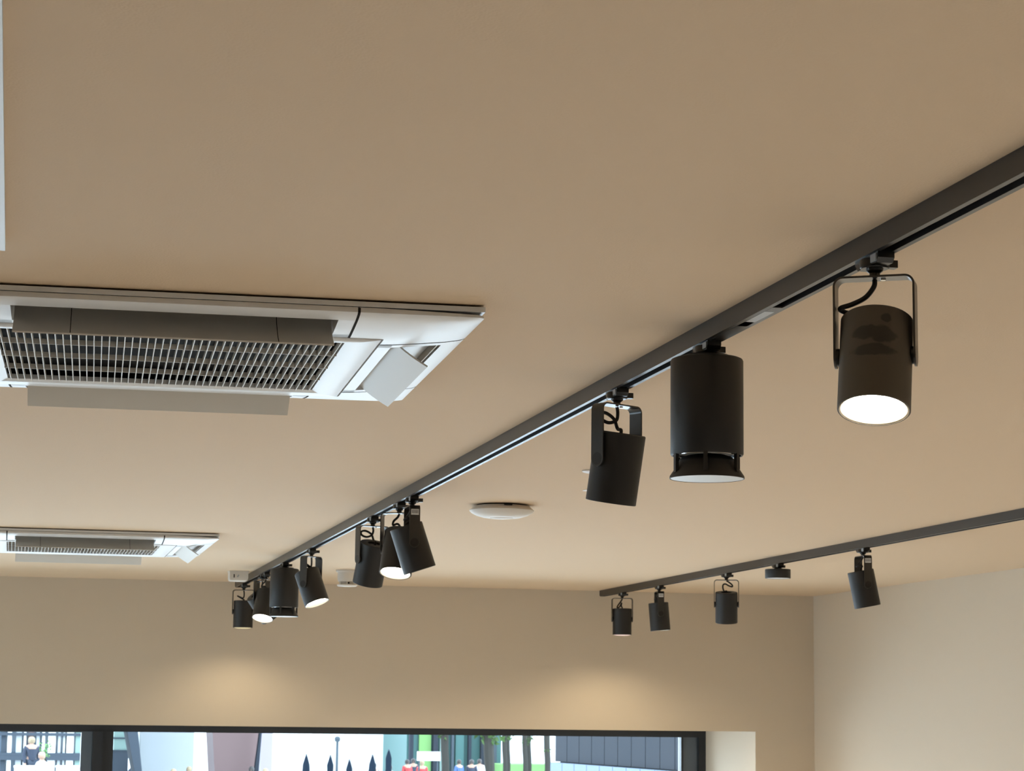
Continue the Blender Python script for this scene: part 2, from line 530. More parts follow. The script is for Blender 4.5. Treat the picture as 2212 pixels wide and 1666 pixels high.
def spotlight(xc, y, yaw, tilt, label, cord='swirl', dusty=False, dim=None, labelled=False, power=1.0, cone=100, blend=0.9, tint=(1.0, 0.84, 0.62)):
    o = tag(empty('track_spotlight', (xc, y, ZT)), label, 'spotlight', 'black cylinder spotlights on the ceiling tracks')
    a = link('track_adapter', ME['adapter'], o)
    link('locking_ring', ME['ring'], a)
    link('lever', ME['lever'], a)
    link('latch', ME['latch'], a)
    link('stem', ME['stem'], o)
    th, ti = R(yaw), R(tilt)
    b = link('bracket', ME['bracket'], o, rot=(0, 0, th))
    link('screw', ME['screw'], b, loc=(.011, 0, BR_TOP - .0026))
    for s in (-1, 1):
        k = link('pivot_knob', ME['knob'], b, loc=(s * .0492, 0, PIV), rot=(0, R(90) * s, 0))
    if labelled:
        l = link('label', ME['label'], b, loc=(.0541, 0, BR_TOP - .010))
        l.rotation_euler = (0, PI, 0)
        l.location = (.0536, 0, BR_TOP - .032)
        q = link('label_print', ME['print'], b)
        q.rotation_euler = (0, PI, 0)
        q.location = (.0536, 0, BR_TOP - .032)
        q['label'] = 'small black bars printed on white label'
        l['label'] = 'small white printed label'
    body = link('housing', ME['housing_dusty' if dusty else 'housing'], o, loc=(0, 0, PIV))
    mt = Matrix.Rotation(th, 4, 'Z') @ Matrix.Rotation(ti, 4, 'X')
    body.rotation_euler = mt.to_euler()
    link('back_plate', ME['back_plate'], body)
    link('reflector', ME['reflector'], body)
    lens = link('lens', ME['lens'], body)
    if dim:
        # slightly domed diffuser that shows below the rim
        me = MB().lathe([(0, -B_DN - .0045), (.025, -B_DN - .0035), (.038, -B_DN - .0015), (BODY_R - .0032, -B_DN + .0012)], 40).mesh('lens', dim)
        lens.data = me
        lens['label'] = 'dim warm diffuser'
    else:
        lens['label'] = 'glowing white lens'
    # cord in the bracket's frame, ending in the recess of the housing
    pts = [Vector(p) + Vector((0, 0, BR_TOP - .004)) for p in CORDS[cord]]
    end = Matrix.Rotation(ti, 4, 'X') @ Vector((0, 0, .044)) + Vector((0, 0, PIV))
    near = Matrix.Rotation(ti, 4, 'X') @ Vector((0, 0, .058)) + Vector((0, 0, PIV))
    pts += [near, end]
    c = MB().tube(pts, .0034, 8).obj('cord', M['cord'], o)
    c.rotation_euler = (0, 0, th)
    ld = bpy.data.lights.new('lamp_beam', 'SPOT')
    ld.energy = SPOT_W * power
    ld.color = tint
    ld.spot_size = R(cone)
    ld.spot_blend = blend
    ld.shadow_soft_size = 0.03
    lo = bpy.data.objects.new('lamp_beam', ld)
    COL.objects.link(lo)
    lo.parent = body
    lo.location = (0, 0, -B_DN - 0.001)
    if dim:
        ld.shadow_soft_size = 0.008
        lo.location = (0, 0, -B_DN - 0.014)
    return o

A = 'black cylinder spotlight '
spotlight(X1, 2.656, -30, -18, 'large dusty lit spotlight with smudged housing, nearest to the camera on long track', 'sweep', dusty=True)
spotlight(X1, 3.927, 31, 11, A + 'hanging left of the nearest speaker, lens hidden, tipped slightly left', 'swirl')
spotlight(X1, 6.102, -91, 18.5, A + 'with white label, tipped right in front of a lit one, mid track', 'hook', labelled=True)
spotlight(X1, 6.313, -28, -20, 'lit black spotlight half hidden behind the labelled tilted one, mid track', 'hook')
spotlight(X1, 6.801, 20, 20, A + 'tipped away, open top showing, leftmost of the trio mid track', 'swirl')
spotlight(X1, 8.257, 49, -23, 'lit black spotlight pointing down right, just right of the far speaker', 'drop')
spotlight(X1, 9.784, -28, -22, 'lit black spotlight glowing beside the left edge of the far speaker', 'hook')
spotlight(X1, 9.925, 113, -38, A + 'steeply tipped, mostly hidden behind the lit one beside far speaker', 'drop')
spotlight(X1, 10.749, -11, 0, 'upright spotlight with dim yellow rim, last at the far end of long track', 'drop', dim=M['lens_dim'], power=0.08, cone=152, blend=0.65, tint=(1.0, 0.86, 0.60))
spotlight(X2, 10.673, -6, 0, 'upright spotlight with pale glowing rim, last at the far end of right track', 'pair', dim=M['lens_pink'], power=0.12, cone=152, blend=0.65, tint=(1.0, 0.86, 0.60))
spotlight(X2, 10.020, -97, 4.7, A + 'with small white label, second from the far end of right track', 'hook', labelled=True)
spotlight(X2, 9.008, -18, 11, A + 'with curled cord and open top, in the middle of right track', 'curl')
spotlight(X2, 7.442, -92.6, 11.3, A + 'with white label, nearest on the right track before the right wall', 'hook', labelled=True)

# the tracks run on past the picture: unseen spotlights added to brighten the near ceiling
for xc_, y_ in ((X1, 1.2), (X1, 0.0), (X1, -1.2), (X2, 4.6), (X2, 3.3), (X2, 2.0)):
    tr_ = spotlight(xc_, y_, 35, 0, 'added unseen black spotlight on the track stretch outside the picture', 'swirl', cone=80, power=2.6, tint=(1.0, 0.97, 0.91))
    tr_['group'] = 'added spotlights outside the picture'

# ------------------------------------------------------------------ track speakers
SR = 0.0595
def speaker(xc, y, label):
    o = tag(empty('track_speaker', (xc, y, ZT)), label, 'speaker', 'black cylinder speakers on the long ceiling track')
    a = link('track_adapter', ME['adapter'], o)
    link('locking_ring', ME['ring'], a)
    link('lever', ME['lever'], a)
    link('latch', ME['latch'], a)
    link('top_flange', SPK['flange'], o)
    h = link('housing', SPK['housing'], o)
    dr = link('driver', SPK['driver'], o)
    link('driver_ring', SPK['ring'], dr)
    b = link('deflector', SPK['bell'], o)
    d = link('face_disc', SPK['disc'], b)
    d['label'] = 'pale blue grey underside disc'
    for k in range(6):
        s = link('strut', SPK['strut'], o, rot=(0, 0, R(10 + 60 * k)))
    return o
SPK = {}
SPK['flange'] = MB().lathe([(0, -.0155), (.011, -.0155), (.011, -.019), (.036, -.019), (.0375, -.0205), (.0375, -.025), (0, -.025)], 36).mesh('top_flange', M['black'])
SPK['housing'] = MB().lathe([(0, -.024), (SR - .006, -.024), (SR - .0015, -.026), (SR, -.029), (SR, -.182), (SR - .0015, -.1845), (SR - .004, -.1845), (SR - .004, -.176), (0, -.176)], 56).mesh('housing', M['black'])
SPK['driver'] = MB().lathe([(0, -.1762), (.040, -.1766), (.048, -.181), (.0490, -.1845)], 40).mesh('driver', M['plastic'])
SPK['ring'] = MB().lathe([(.0492, -.1830), (.0496, -.1852), (.0525, -.1852), (.0530, -.1830)], 40).mesh('driver_ring', M['chrome'])
SPK['bell'] = MB().lathe([(0, -.1815), (.030, -.1835), (.042, -.188), (.0475, -.196), (.0535, -.2075), (.0605, -.218), (.0612, -.222), (.0600, -.2225), (.0590, -.2215)], 56).mesh('deflector', M['black'])
SPK['disc'] = MB().lathe([(0, -.2220), (.0588, -.2220), (.0588, -.219), (0, -.219)], 48).mesh('face_disc', M['speakerdisc'])
SPK['strut'] = MB().prism([(.0535, -.180), (.0590, -.180), (.0590, -.214), (.0545, -.2100), (.0530, -.204)], -.0035, .0035).mesh('strut', M['black'], smooth=False)
speaker(X1, 3.377, 'large black cylinder speaker with pale disc underneath, close to the camera')
speaker(X1, 9.094, 'small looking black cylinder speaker among spotlights near the far end of track')

# flat pod on the right track
o = tag(empty('track_pod', (X2, 8.353, ZT)), 'short flat black drum hanging from the right ceiling track', 'sensor')
a = link('track_adapter', ME['adapter'], o)
link('locking_ring', ME['ring'], a)
link('lever', ME['lever'], a)
link('latch', ME['latch'], a)
MB().lathe([(0, -.0155), (.014, -.0155), (.014, -.0215), (0, -.0215)], 20).obj('stem', M['plastic'], o)
MB().lathe([(0, -.021), (.0500, -.021), (.0515, -.0225), (.0515, -.056), (.0505, -.0575), (.0480, -.0575)], 48).obj('housing', M['black'], o)
d = MB().lathe([(.0482, -.0570), (0, -.0570)], 40).obj('face_disc', M['speakerdisc'], o)
d['label'] = 'pale underside disc'

# ------------------------------------------------------------------ ceiling cassettes
def cassette(loc, rz, label):
    o = tag(empty('ceiling_air_conditioner', loc, rz), label, 'air conditioner', 'white square ceiling cassettes')
    a = 0.4775
    MB().box(-.44, .44, -.44, .44, -.004, 0).obj('backing_plate', M['gap'], o, smooth=False)
    # base frame: square ring above the covers, slab with opening for the filter
    b = MB()
    for q in range(4):
        mt = Matrix.Rotation(PI / 2 * q, 4, 'Z')
        b.box(-a, a - .14, -a, -a + .14, -.0115, -.0035, mt)
    b.obj('base_frame', M['white'], o, smooth=False)
    T0 = .2790
    rings = [(a - .0005, -.0125), (a, -.0135), (a, -.0205), (.472, -.0228), (.460, -.0253), (.443, -.0280)]
    inner = [(.443, -.0280), (.400, -.0325), (.3585, -.0362), (.3365, -.0372), (.3360, -.030)]
    def strip(m, prof, t0, t1, mt):
        n = len(prof)
        V = [mt @ Vector((t0, -r, z)) for r, z in prof] + [mt @ Vector((t1, -r, z)) for r, z in prof]
        m.add(V, [(i, i + 1, i + 1 + n, i + n) for i in range(n - 1)])
    for q in range(4):
        mt = Matrix.Rotation(PI / 2 * q, 4, 'Z')
        m = MB()
        # outer lip, inner lip and the two slot ends of one side cover
        strip(m, rings + [(.4425, -.012)], -T0 + .002, T0 - .002, mt)
        strip(m, [(.3585, -.012), (.3585, -.0362), (.3365, -.0372), (.3360, -.030)], -T0 + .002, T0 - .002, mt)
        strip(m, inner, -T0 + .002, -.2505, mt)
        strip(m, inner, .2505, T0 - .002, mt)
        for t in (-.2505, .2505):
            V = [mt @ Vector((t, -r, z)) for r, z in [(.443, -.028), (.400, -.0325), (.3585, -.0362), (.3585, -.012), (.443, -.012)]]
            m.add(V, [(0, 1, 2, 3, 4)])
        m.obj('side_cover', M['white'], o, angle=50)
        # corner cover
        m = MB()
        prof = rings + inner[1:]
        rows = []
        for k, (r, z) in enumerate(prof):
            rc = .014 + min(.056, max(0.0, (a - r)) * 1.7) if r > .40 else (.045 if r > .35 else .006)
            row = [(T0 + .001, -r, z)]
            for i in range(9):
                t = i / 8
                row.append((T0 + .001 + (r - rc - T0 - .001) * t, -r, z))
            for i in range(1, 7):
                an = -PI / 2 + PI / 2 * i / 6
                row.append((r - rc + rc * math.cos(an), -r + rc + rc * math.sin(an), z))
            for i in range(1, 9):
                t = 1 - i / 8
                row.append((r, -(T0 + .001 + (r - rc - T0 - .001) * t), z))
            row.append((r, -(T0 + .001), z))
            if k < 2:      # top edge of the cover dips towards the corner: the dark slit
                row = [(x, y, zz - .0042 * max(0.0, (min(abs(x), abs(y)) - T0) / (a - T0)) ** 1.5) for x, y, zz in row]
            rows.append([mt @ Vector(p) for p in row])
        n = len(rows[0])
        m.add([p for rw in rows for p in rw], [(i * n + j, i * n + j + 1, (i + 1) * n + j + 1, (i + 1) * n + j) for i in range(len(rows) - 1) for j in range(n - 1)])
        m.obj('corner_cover', M['white'], o, angle=50)
        # open air vane, hinged at the inner edge of the slot, hanging outwards
        m = MB()
        cur = []
        for i in range(9):
            t = i / 8
            cur.append((.3605 + .0615 * t ** 1.45, -.0130 - .0505 * t))
        prof = cur + [(r - .0012, z - .0024) for r, z in reversed(cur)]
        npf = len(prof)
        V = [mt @ Vector((-.247, -r, z)) for r, z in prof] + [mt @ Vector((.247, -r, z)) for r, z in prof]
        Fc = [(i, (i + 1) % npf, (i + 1) % npf + npf, i + npf) for i in range(npf)]
        for i in range(8):
            for e in (0, npf):
                Fc.append((i + e, i + 1 + e, npf - 2 - i + e, npf - 1 - i + e))
        m.add(V, Fc)
        v = m.obj('air_vane', M['white_shaded'], o, angle=50)
        # seam ribs near the ends of the vane
        for t in (-.160, .160):
            mm = MB()
            V = []
            for tt in (t - .0006, t + .0006):
                for r, z in cur:
                    V.append(mt @ Vector((tt, -r - .0004, z + .0004)))
            mm.add(V, [(i, i + 1, i + 10, i + 9) for i in range(8)])
            mm.obj('seam', M['gap'], v, smooth=False)
        # duct guide high inside the slot, away from the vane
        m = MB()
        m.box(-.247, .247, -.4405, -.4385, -.0255, -.0120, mt)
        m.obj('duct_guide', M['white_shaded'], o, smooth=False)
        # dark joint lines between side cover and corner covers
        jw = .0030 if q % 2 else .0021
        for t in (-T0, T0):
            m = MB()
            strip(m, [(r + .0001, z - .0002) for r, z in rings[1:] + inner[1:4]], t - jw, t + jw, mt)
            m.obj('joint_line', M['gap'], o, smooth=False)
    # intake grille: frame, slats, cross bars, filter behind
    g0, g1, zt, zb = .3335, .2800, -.026, -.0385
    m = MB()
    for q in range(4):
        mt = Matrix.Rotation(PI / 2 * q, 4, 'Z')
        P = [(g0, zt), (g0, zb + .0015), (g0 - .0015, zb), (g1 + .012, zb), (g1, zb + .004), (g1, zt)]
        V = []
        for r, z in P:
            V += [mt @ Vector((-r, -r, z)), mt @ Vector((r, -r, z))]
        m.add(V, [(2 * i, 2 * i + 1, 2 * i + 3, 2 * i + 2) for i in range(len(P) - 1)])
    m.obj('grille_frame', M['white'], o, angle=50)
    m = MB()
    for q in range(4):
        m.box(-.3325, .3325, -.3325, -.2815, -.0255, -.0062, Matrix.Rotation(PI / 2 * q, 4, 'Z'))
    m.obj('intake_duct', M['filter'], o, smooth=False)
    MB().box(-.334, .334, -.334, .334, -.0062, -.0042).obj('filter', M['filter'], o, smooth=False)
    sl = MB().box(-.0008, .0008, -.2805, .2805, -.0368, -.0265).mesh('slat', M['white_shaded'], smooth=False)
    N = 45
    for i in range(N):
        link('slat', sl, o, loc=(-.28 + .56 * (i + .5) / N, 0, 0))
    cb = MB().box(-.2805, .2805, -.0009, .0009, -.0366, -.0275).mesh('cross_bar', M['white_shaded'], smooth=False)
    for y in (-.14, 0, .14):
        link('cross_bar', cb, o, loc=(0, y, 0))
    return o
AC = cassette((.2377, 3.79, CEIL), R(-2.0), 'large white ceiling air conditioner with open vanes and grille, nearest at left')
ac2 = copy_tree(AC)
ac2.location = (.2377, 8.48, CEIL)
ac2.rotation_euler = (0, 0, 0)
ac2['label'] = 'smaller looking white ceiling air conditioner far back near the window wall'

# flat white panel at the left edge of the picture
pn = tag(empty('ceiling_panel', (-.3335, 2.43, CEIL)), 'pale flat rectangular ceiling panel cut off by the left picture edge', 'panel')
MB().box(-.298, .298, -.6, .6, -.011, 0).obj('panel_tray', M['panelwhite'], pn, smooth=False)
MB().box(-.285, .285, -.587, .587, -.0125, -.010).obj('panel_face', M['panelwhite'], pn, smooth=False)

# ------------------------------------------------------------------ wireless access point
o = tag(empty('ceiling_access_point', (1.452, 6.57, CEIL)), 'white domed disc mounted on ceiling between the two tracks', 'access point')
MB().lathe([(.0, 0), (.078, 0), (.078, -.005), (0, -.005)], 40).obj('mount_plate', M['gap'], o)
MB().lathe([(0, -.004), (.086, -.004), (.088, -.006), (.0995, -.016), (.1, -.0175), (0, -.0175)], 64).obj('rim', M['devwhite'], o)
MB().lathe([(.1, -.0180), (.094, -.0245), (.080, -.0320), (.060, -.0380), (.038, -.0405), (.0365, -.0400)], 64).obj('dome', M['devwhite'], o)
MB().lathe([(.0360, -.0398), (.034, -.0412), (0, -.0420)], 40).obj('centre_disc', M['devwhite'], o)
MB().box(-.012, .012, -.0955, -.084, -.0075, -.0045).obj('cable_slot', M['gap'], o, smooth=False)

# ------------------------------------------------------------------ small ceiling devices
def detector(loc, label, cat):
    o = tag(empty('smoke_detector', loc), label, cat)
    MB().lathe([(0, 0), (.052, 0), (.052, -.008), (.047, -.010), (0, -.010)], 32).obj('base', M['devwhite'], o)
    MB().lathe([(.044, -.010), (.045, -.040), (.042, -.052), (.030, -.053)], 32).obj('body', M['devwhite'], o)
    MB().lathe([(.030, -.052), (.030, -.064)], 24).obj('chamber', M['devwhite'], o)
    for k in range(6):
        an = R(60 * k + 20)
        MB().box(-.003, .003, -.003, .003, -.066, -.052, Matrix.Translation((.038 * math.cos(an), .038 * math.sin(an), 0))).obj('pillar', M['devwhite'] if k else M['gap'], o, smooth=False)
    MB().box(-.006, .006, -.0315, -.0290, -.063, -.055).obj('sensor_window', M['gap'], o, smooth=False)
    MB().lathe([(0, -.066), (.046, -.066), (.047, -.069), (.042, -.074), (0, -.076)], 32).obj('cap', M['devwhite'], o)
    return o
detector((1.475, 9.93, CEIL), 'round white smoke detector on ceiling, partly hidden behind mid track spotlights', 'detector')
# square sensor box in front of the near end of the long track
o = tag(empty('motion_sensor', (1.005, 10.22, CEIL)), 'small square white sensor box on ceiling by the long track far end', 'sensor')
MB().box(-.046, .046, -.046, .046, -.004, 0).obj('base', M['devwhite'], o, smooth=False)
m = MB()
V = []
for hw_, z in ((.043, -.004), (.043, -.034), (.040, -.044), (.034, -.047)):
    V += [(-hw_, -hw_, z), (hw_, -hw_, z), (hw_, hw_, z), (-hw_, hw_, z)]
m.add(V, [(k * 4 + i, k * 4 + (i + 1) % 4, k * 4 + 4 + (i + 1) % 4, k * 4 + 4 + i) for k in range(3) for i in range(4)] + [(12, 13, 14, 15)])
m.obj('cover', M['devwhite'], o, angle=30)
MB().box(-.025, -.020, -.0445, -.042, -.032, -.016).obj('mark', M['gap'], o, smooth=False)
mk = MB().box(-.003, .003, -.0445, -.042, -.006, .006, Matrix.Translation((-.004, 0, -.024)) @ Matrix.Rotation(R(30), 4, 'Y')).obj('mark', M['greyplate'], o, smooth=False)
# sprinkler head mostly behind the second spotlight
o = tag(empty('sprinkler_head', (1.478, 5.53, CEIL)), 'small white sprinkler head peeping out behind the spotlight left of the near speaker', 'sprinkler')
MB().lathe([(0, 0), (.040, 0), (.0395, -.003), (.030, -.006), (0, -.006)], 32).obj('escutcheon', M['sprinkler'], o)
MB().lathe([(.012, -.006), (.012, -.022), (.008, -.026), (0, -.026)], 20).obj('body', M['devwhite'], o)
for s in (-1, 1):
    MB().tube([(s * .010, 0, -.020), (s * .018, 0, -.032), (s * .012, 0, -.044), (s * .003, 0, -.050)], .0022, 6, 3).obj('frame_arm', M['chrome'], o)
MB().lathe([(0, -.024), (.0025, -.026), (.0025, -.048), (0, -.050)], 12).obj('bulb', M['chrome'], o)
MB().lathe([(0, -.050), (.024, -.050), (.038, -.0525), (.038, -.0535), (.024, -.0512), (0, -.0515)], 24).obj('deflector', M['sprinkler'], o)

# ------------------------------------------------------------------ outside: a plaza seen through the far window
GZ = -1.8                # plaza level, the room is a raised ground floor
M['plaza'] = mat('plaza_paving', (0.58, 0.58, 0.57, 1), 0.8, 0.3, noise=0.1, nscale=0.3)
M['o_white'] = mat('white_render', (0.50, 0.49, 0.48, 1), 0.8, 0.2)
M['o_pale'] = mat('pale_concrete', (0.21, 0.22, 0.225, 1), 0.8, 0.2, noise=0.06, nscale=0.5)
M['o_mauve'] = mat('mauve_cladding', (0.082, 0.050, 0.047, 1), 0.7, 0.3)
M['o_pink'] = mat('pale_pink_render', (0.20, 0.17, 0.19, 1), 0.7, 0.3)
M['o_dark'] = mat('dark_slate', (0.014, 0.017, 0.022, 1), 0.8, 0.1)
M['o_slate'] = mat('blue_grey_slab', (0.028, 0.034, 0.042, 1), 0.8, 0.1)
M['o_clad'] = mat('blue_grey_metal_cladding', (0.008, 0.010, 0.014, 1), 0.7, 0.1, 0.0)
M['o_clad2'] = mat('light_blue_grey_cladding', (0.07, 0.09, 0.115, 1), 0.6, 0.2)
M['o_blueglass'] = mat('blue_glazing', (0.045, 0.085, 0.13, 1), 0.15, 0.6)
M['o_teal'] = mat('teal_glazing', (0.03, 0.075, 0.07, 1), 0.5, 0.2)
M['o_lawn'] = mat('lawn', (0.09, 0.17, 0.06, 1), 0.9, 0.1, noise=0.2, nscale=1)
M['o_leaf'] = mat('leaves', (0.03, 0.055, 0.016, 1), 0.8, 0.1, noise=0.3, nscale=2)
M['o_bark'] = mat('bark', (0.022, 0.021, 0.018, 1), 0.9, 0.1)
M['o_parasol'] = mat('dark_parasol_cloth', (0.006, 0.010, 0.016, 1), 0.9, 0.05)
M['o_steel'] = mat('grey_painted_steel', (0.03, 0.038, 0.045, 1), 0.7, 0.1)
M['o_green'] = mat('green_panel', (0.10, 0.15, 0.13, 1), 0.5, 0.4)
M['skin'] = mat('skin', (0.22, 0.13, 0.09, 1), 0.6, 0.3)
M['hair_dark'] = mat('dark_hair', (0.02, 0.016, 0.014, 1), 0.6, 0.3)
M['hair_fair'] = mat('fair_hair', (0.16, 0.12, 0.07, 1), 0.6, 0.3)
M['trousers'] = mat('dark_trousers', (0.02, 0.025, 0.035, 1), 0.8, 0.2)

struct(MB().box(-130, 160, 12.3, 320, GZ - .3, GZ).obj('plaza_ground', M['plaza'], smooth=False))
struct(MB().box(-130, -4.7, -40, 12.3, GZ - .3, GZ).obj('side_ground', M['plaza'], smooth=False))


def slab(name, px0, px1, Y, depth, ztop, m, label, cat, zb=GZ, px0t=None, px1t=None):
    """upright block whose front face at distance Y spans the pixels px0..px1 at eye level; px0t/px1t: at its top"""
    a, b = at(px0, 1640, Y), at(px1, 1640, Y)
    at_ = at(px0t, 1580, Y) if px0t else None
    bt_ = at(px1t, 1580, Y) if px1t else None
    o = tag(empty(name, ((a.x + b.x) / 2, Y, zb)), label, cat)
    cx = o.location.x
    def xz(p, q, z):       # line through two heights extended to z
        if q is None:
            return p.x
        return p.x + (q.x - p.x) * (z - p.z) / (q.z - p.z)
    z2 = at(px0, 1640, Y).z
    mid = 2.0
    V = []
    for z in (zb, mid):
        for y in (0, depth):
            V += [(xz(a, at_, z) - cx, y, z - zb), (xz(b, bt_, z) - cx, y, z - zb)]
    xm0, xm1 = xz(a, at_, mid) - cx, xz(b, bt_, mid) - cx
    for y in (0, depth):
        V += [(xm0, y, ztop - zb), (xm1, y, ztop - zb)]
    f = []
    for k in (0, 4):
        f += [(k, k + 1, k + 5, k + 4), (k + 2, k + 6, k + 7, k + 3), (k, k + 4, k + 6, k + 2), (k + 1, k + 3, k + 7, k + 5)]
    f += [(0, 2, 3, 1), (8, 9, 11, 10)]
    MB().add(V, f).obj('wall', m, o, smooth=False)
    return o


# corrugated blue grey building at the right, receding to the left
pA, pB = at(1490, 1640, 36), at(1199, 1640, 42.5)
dirv = (pB - pA)
dirv.z = 0
Lb = dirv.length
ang = math.atan2(dirv.y, dirv.x)
o = tag(empty('clad_building', (pA.x, pA.y, GZ), ang), 'blue grey building with vertical metal cladding seen through right end of window', 'building')
zsp = CAM_Z - 0.985 - GZ
MB().box(-2, Lb - .03, -8, -.1, 0, 9).obj('wall_core', M['o_clad'], o, smooth=False)
npan = 13
pw = (Lb + 2) / npan
MEp = MB().box(.012, pw - .012, -.1, 0, zsp + .02, 9).mesh('cladding_panel', M['o_clad'], smooth=False)
MEq = MB().box(.012, pw - .012, -.1, .10, 0, zsp).mesh('base_panel', M['o_clad2'], smooth=False)
for i in range(npan):
    link('cladding_panel', MEp, o, loc=(-2 + i * pw, 0, 0))
    link('base_panel', MEq, o, loc=(-2 + i * pw, 0, 0))

# far background buildings
slab('white_building', 588, 884, 133, 8, 14, M['o_white'], 'bright white wall behind the closed parasols outside', 'building')
slab('pale_building', 302, 418, 96, 6, 12, M['o_pale'], 'pale blue grey concrete wall outside left of the mauve one', 'building')
slab('slate_pillar', 286, 304, 84, 3, 12, M['o_slate'], 'dark leaning blue grey pillar outside beside pale wall', 'pillar', px0t=275, px1t=298)
slab('mauve_wall', 462, 553, 88, 3, 12, M['o_mauve'], 'tapering mauve brown wall outside in the middle of the view', 'wall', px0t=459, px1t=561)
slab('dark_post', 554, 561, 87, .5, 12, M['o_dark'], 'thin dark leaning post at the edge of the mauve wall', 'post', px0t=562, px1t=566)
slab('pink_wall', 563, 588, 100, 3, 12, M['o_pink'], 'narrow pale pink wall strip right of the mauve wall', 'wall')
slab('backdrop_building', 410, 466, 120, 3, 12, M['o_white'], 'narrow white wall glimpsed between pale and mauve walls', 'building')
o = slab('teal_pavilion', 878, 1082, 122, 8, 10, M['o_teal'], 'teal green glazed pavilion outside behind trees and people', 'building')
for px, wpx, mm in ((886, 8, 'o_dark'), (938, 10, 'o_dark'), (975, 5, 'o_steel'), (1012, 6, 'o_dark'), (1040, 8, 'o_dark'), (1066, 7, 'o_steel')):
    a, b = at(px - wpx / 2, 1640, 121.9), at(px + wpx / 2, 1640, 121.9)
    MB().box(a.x - o.location.x, b.x - o.location.x, -.5, -.1, 0, 9.8).obj('column', M[mm], o, smooth=False)
for px, wpx, mm in ((917, 26, 'o_lawn'), (957, 16, 'o_green'), (992, 18, 'o_teal')):
    a, b = at(px - wpx / 2, 1640, 121.9), at(px + wpx / 2, 1640, 121.9)
    MB().box(a.x - o.location.x, b.x - o.location.x, -.2, -.05, 0, 9.4).obj('glass_panel', M[mm], o, smooth=False)
slab('park_wall', 1076, 1215, 126, 4, 6, M['o_white'], 'bright white wall behind the slim trees outside', 'wall')
# green hedge bank in front of it
a, b = at(1082, 1650, 118), at(1205, 1650, 118)
hg = MB().box(a.x, b.x, 118, 121, GZ, at(1100, 1652, 118).z).obj('lawn_bank', M['o_lawn'], smooth=False)
tag(hg, 'low bright green bank under the slim trees outside', 'hedge')

# glazed building behind the left pane
o = slab('glass_building', -120, 176, 82, 8, 12, M['o_blueglass'], 'blue glass facade with pale fins seen through left window pane', 'building')
for px, wpx, mm in ((-60, 12, 'o_white'), (-20, 8, 'o_pale'), (6, 10, 'o_slate'), (19, 9, 'o_white'), (39, 12, 'o_pale'), (52, 5, 'o_white'), (65, 12, 'o_mauve'), (80, 7, 'o_pale'), (92, 6, 'o_white'), (110, 16, 'o_white'), (126, 6, 'o_pale'), (138, 8, 'o_pale'), (148, 18, 'o_white'), (168, 14, 'o_green')):
    a, b = at(px - wpx / 2, 1640, 82), at(px + wpx / 2, 1640, 82)
    MB().box(a.x - o.location.x, b.x - o.location.x, -.35, -.02, 0, 11).obj('fin', M[mm], o, smooth=False)
a, b = at(-100, 1640, 82), at(174, 1640, 82)
for py, hh in ((1586, .10), (1629, .10), (1637, .16)):
    z = at(60, py, 82).z - GZ
    MB().box(a.x - o.location.x, b.x - o.location.x, -.5, -.36, z - hh / 2, z + hh / 2).obj('transom', M['o_slate'], o, smooth=False)

o = slab('green_kiosk', 244, 276, 95, 2, at(260, 1575, 95).z, M['o_green'], 'pale green kiosk front beside the dark leaning pillar outside', 'kiosk')
for py in (1595, 1622):
    z = at(260, py, 95).z - GZ
    MB().box(-.33, .33, -.06, -.01, z - .03, z + .03).obj('rail', M['o_slate'], o, smooth=False)
zz = at(260, 1624, 95).z - GZ
MB().box(-.33, .33, -.05, -.005, 0, zz).obj('base_panel', M['o_slate'], o, smooth=False)

# raised terrace with the low white planters in front of the glass building
tz = at(90, 1628, 70).z - 1.27
tA, tB = at(-150, 1640, 69), at(178, 1640, 69)
te = struct(MB().box(tA.x, tB.x, 68, 78, GZ, tz).obj('terrace_slab', M['o_pale'], smooth=False))
for i, (p0, p1) in enumerate(((31, 51), (55, 75), (122, 145), (150, 172))):
    a, b = at(p0, 1658, 68.6), at(p1, 1658, 68.6)
    o = tag(empty('terrace_planter', ((a.x + b.x) / 2, 68.9, tz)), 'low white box planter on the terrace, %s from the left' % ('first', 'second', 'third', 'fourth')[i], 'planter', 'white planters on the terrace')
    hw_ = (b.x - a.x) / 2
    zt_ = at(p0, 1655, 68.6).z - tz
    MB().box(-hw_, hw_, -.2, .2, 0, zt_ - .05).obj('box', M['o_white'], o, smooth=False)
    MB().box(-hw_ - .02, hw_ + .02, -.22, .22, zt_ - .05, zt_).obj('rim', M['o_white'], o, smooth=False)
# potted shrub
def blob(m, c, r, n=60, seed=1, flat=.8):
    rnd = random.Random(seed)
    for i in range(n):
        d = Vector((rnd.gauss(0, 1), rnd.gauss(0, 1), rnd.gauss(0, 1))).normalized() * (r * rnd.random() ** .4)
        d.z *= flat
        p = Vector(c) + d
        s = r * rnd.uniform(.16, .30)
        u = Vector((rnd.gauss(0, 1), rnd.gauss(0, 1), rnd.gauss(0, 1))).normalized()
        v = u.cross(Vector((rnd.gauss(0, 1), rnd.gauss(0, 1), rnd.gauss(0, 1)))).normalized()
        wv = u.cross(v) * .25
        m.add([p + u * s, p + v * s * .6 + wv * s, p - u * s, p - v * s * .6 + wv * s, p - wv * s], [(0, 1, 4), (1, 2, 4), (2, 3, 4), (3, 0, 4), (0, 3, 2, 1)])
a = at(98, 1620, 73)
o = tag(empty('potted_shrub', (a.x, 73, tz)), 'bright green potted shrub behind the seated person in white', 'plant')
MB().lathe([(0, 0), (.16, 0), (.22, .42), (.20, .42), (.19, .36), (0, .36)], 16).obj('pot', M['o_slate'], o)
m = MB()
blob(m, (0, 0, a.z - tz), .24, 70, 3, 1.3)
m.obj('foliage', M['o_lawn'], o, smooth=False)
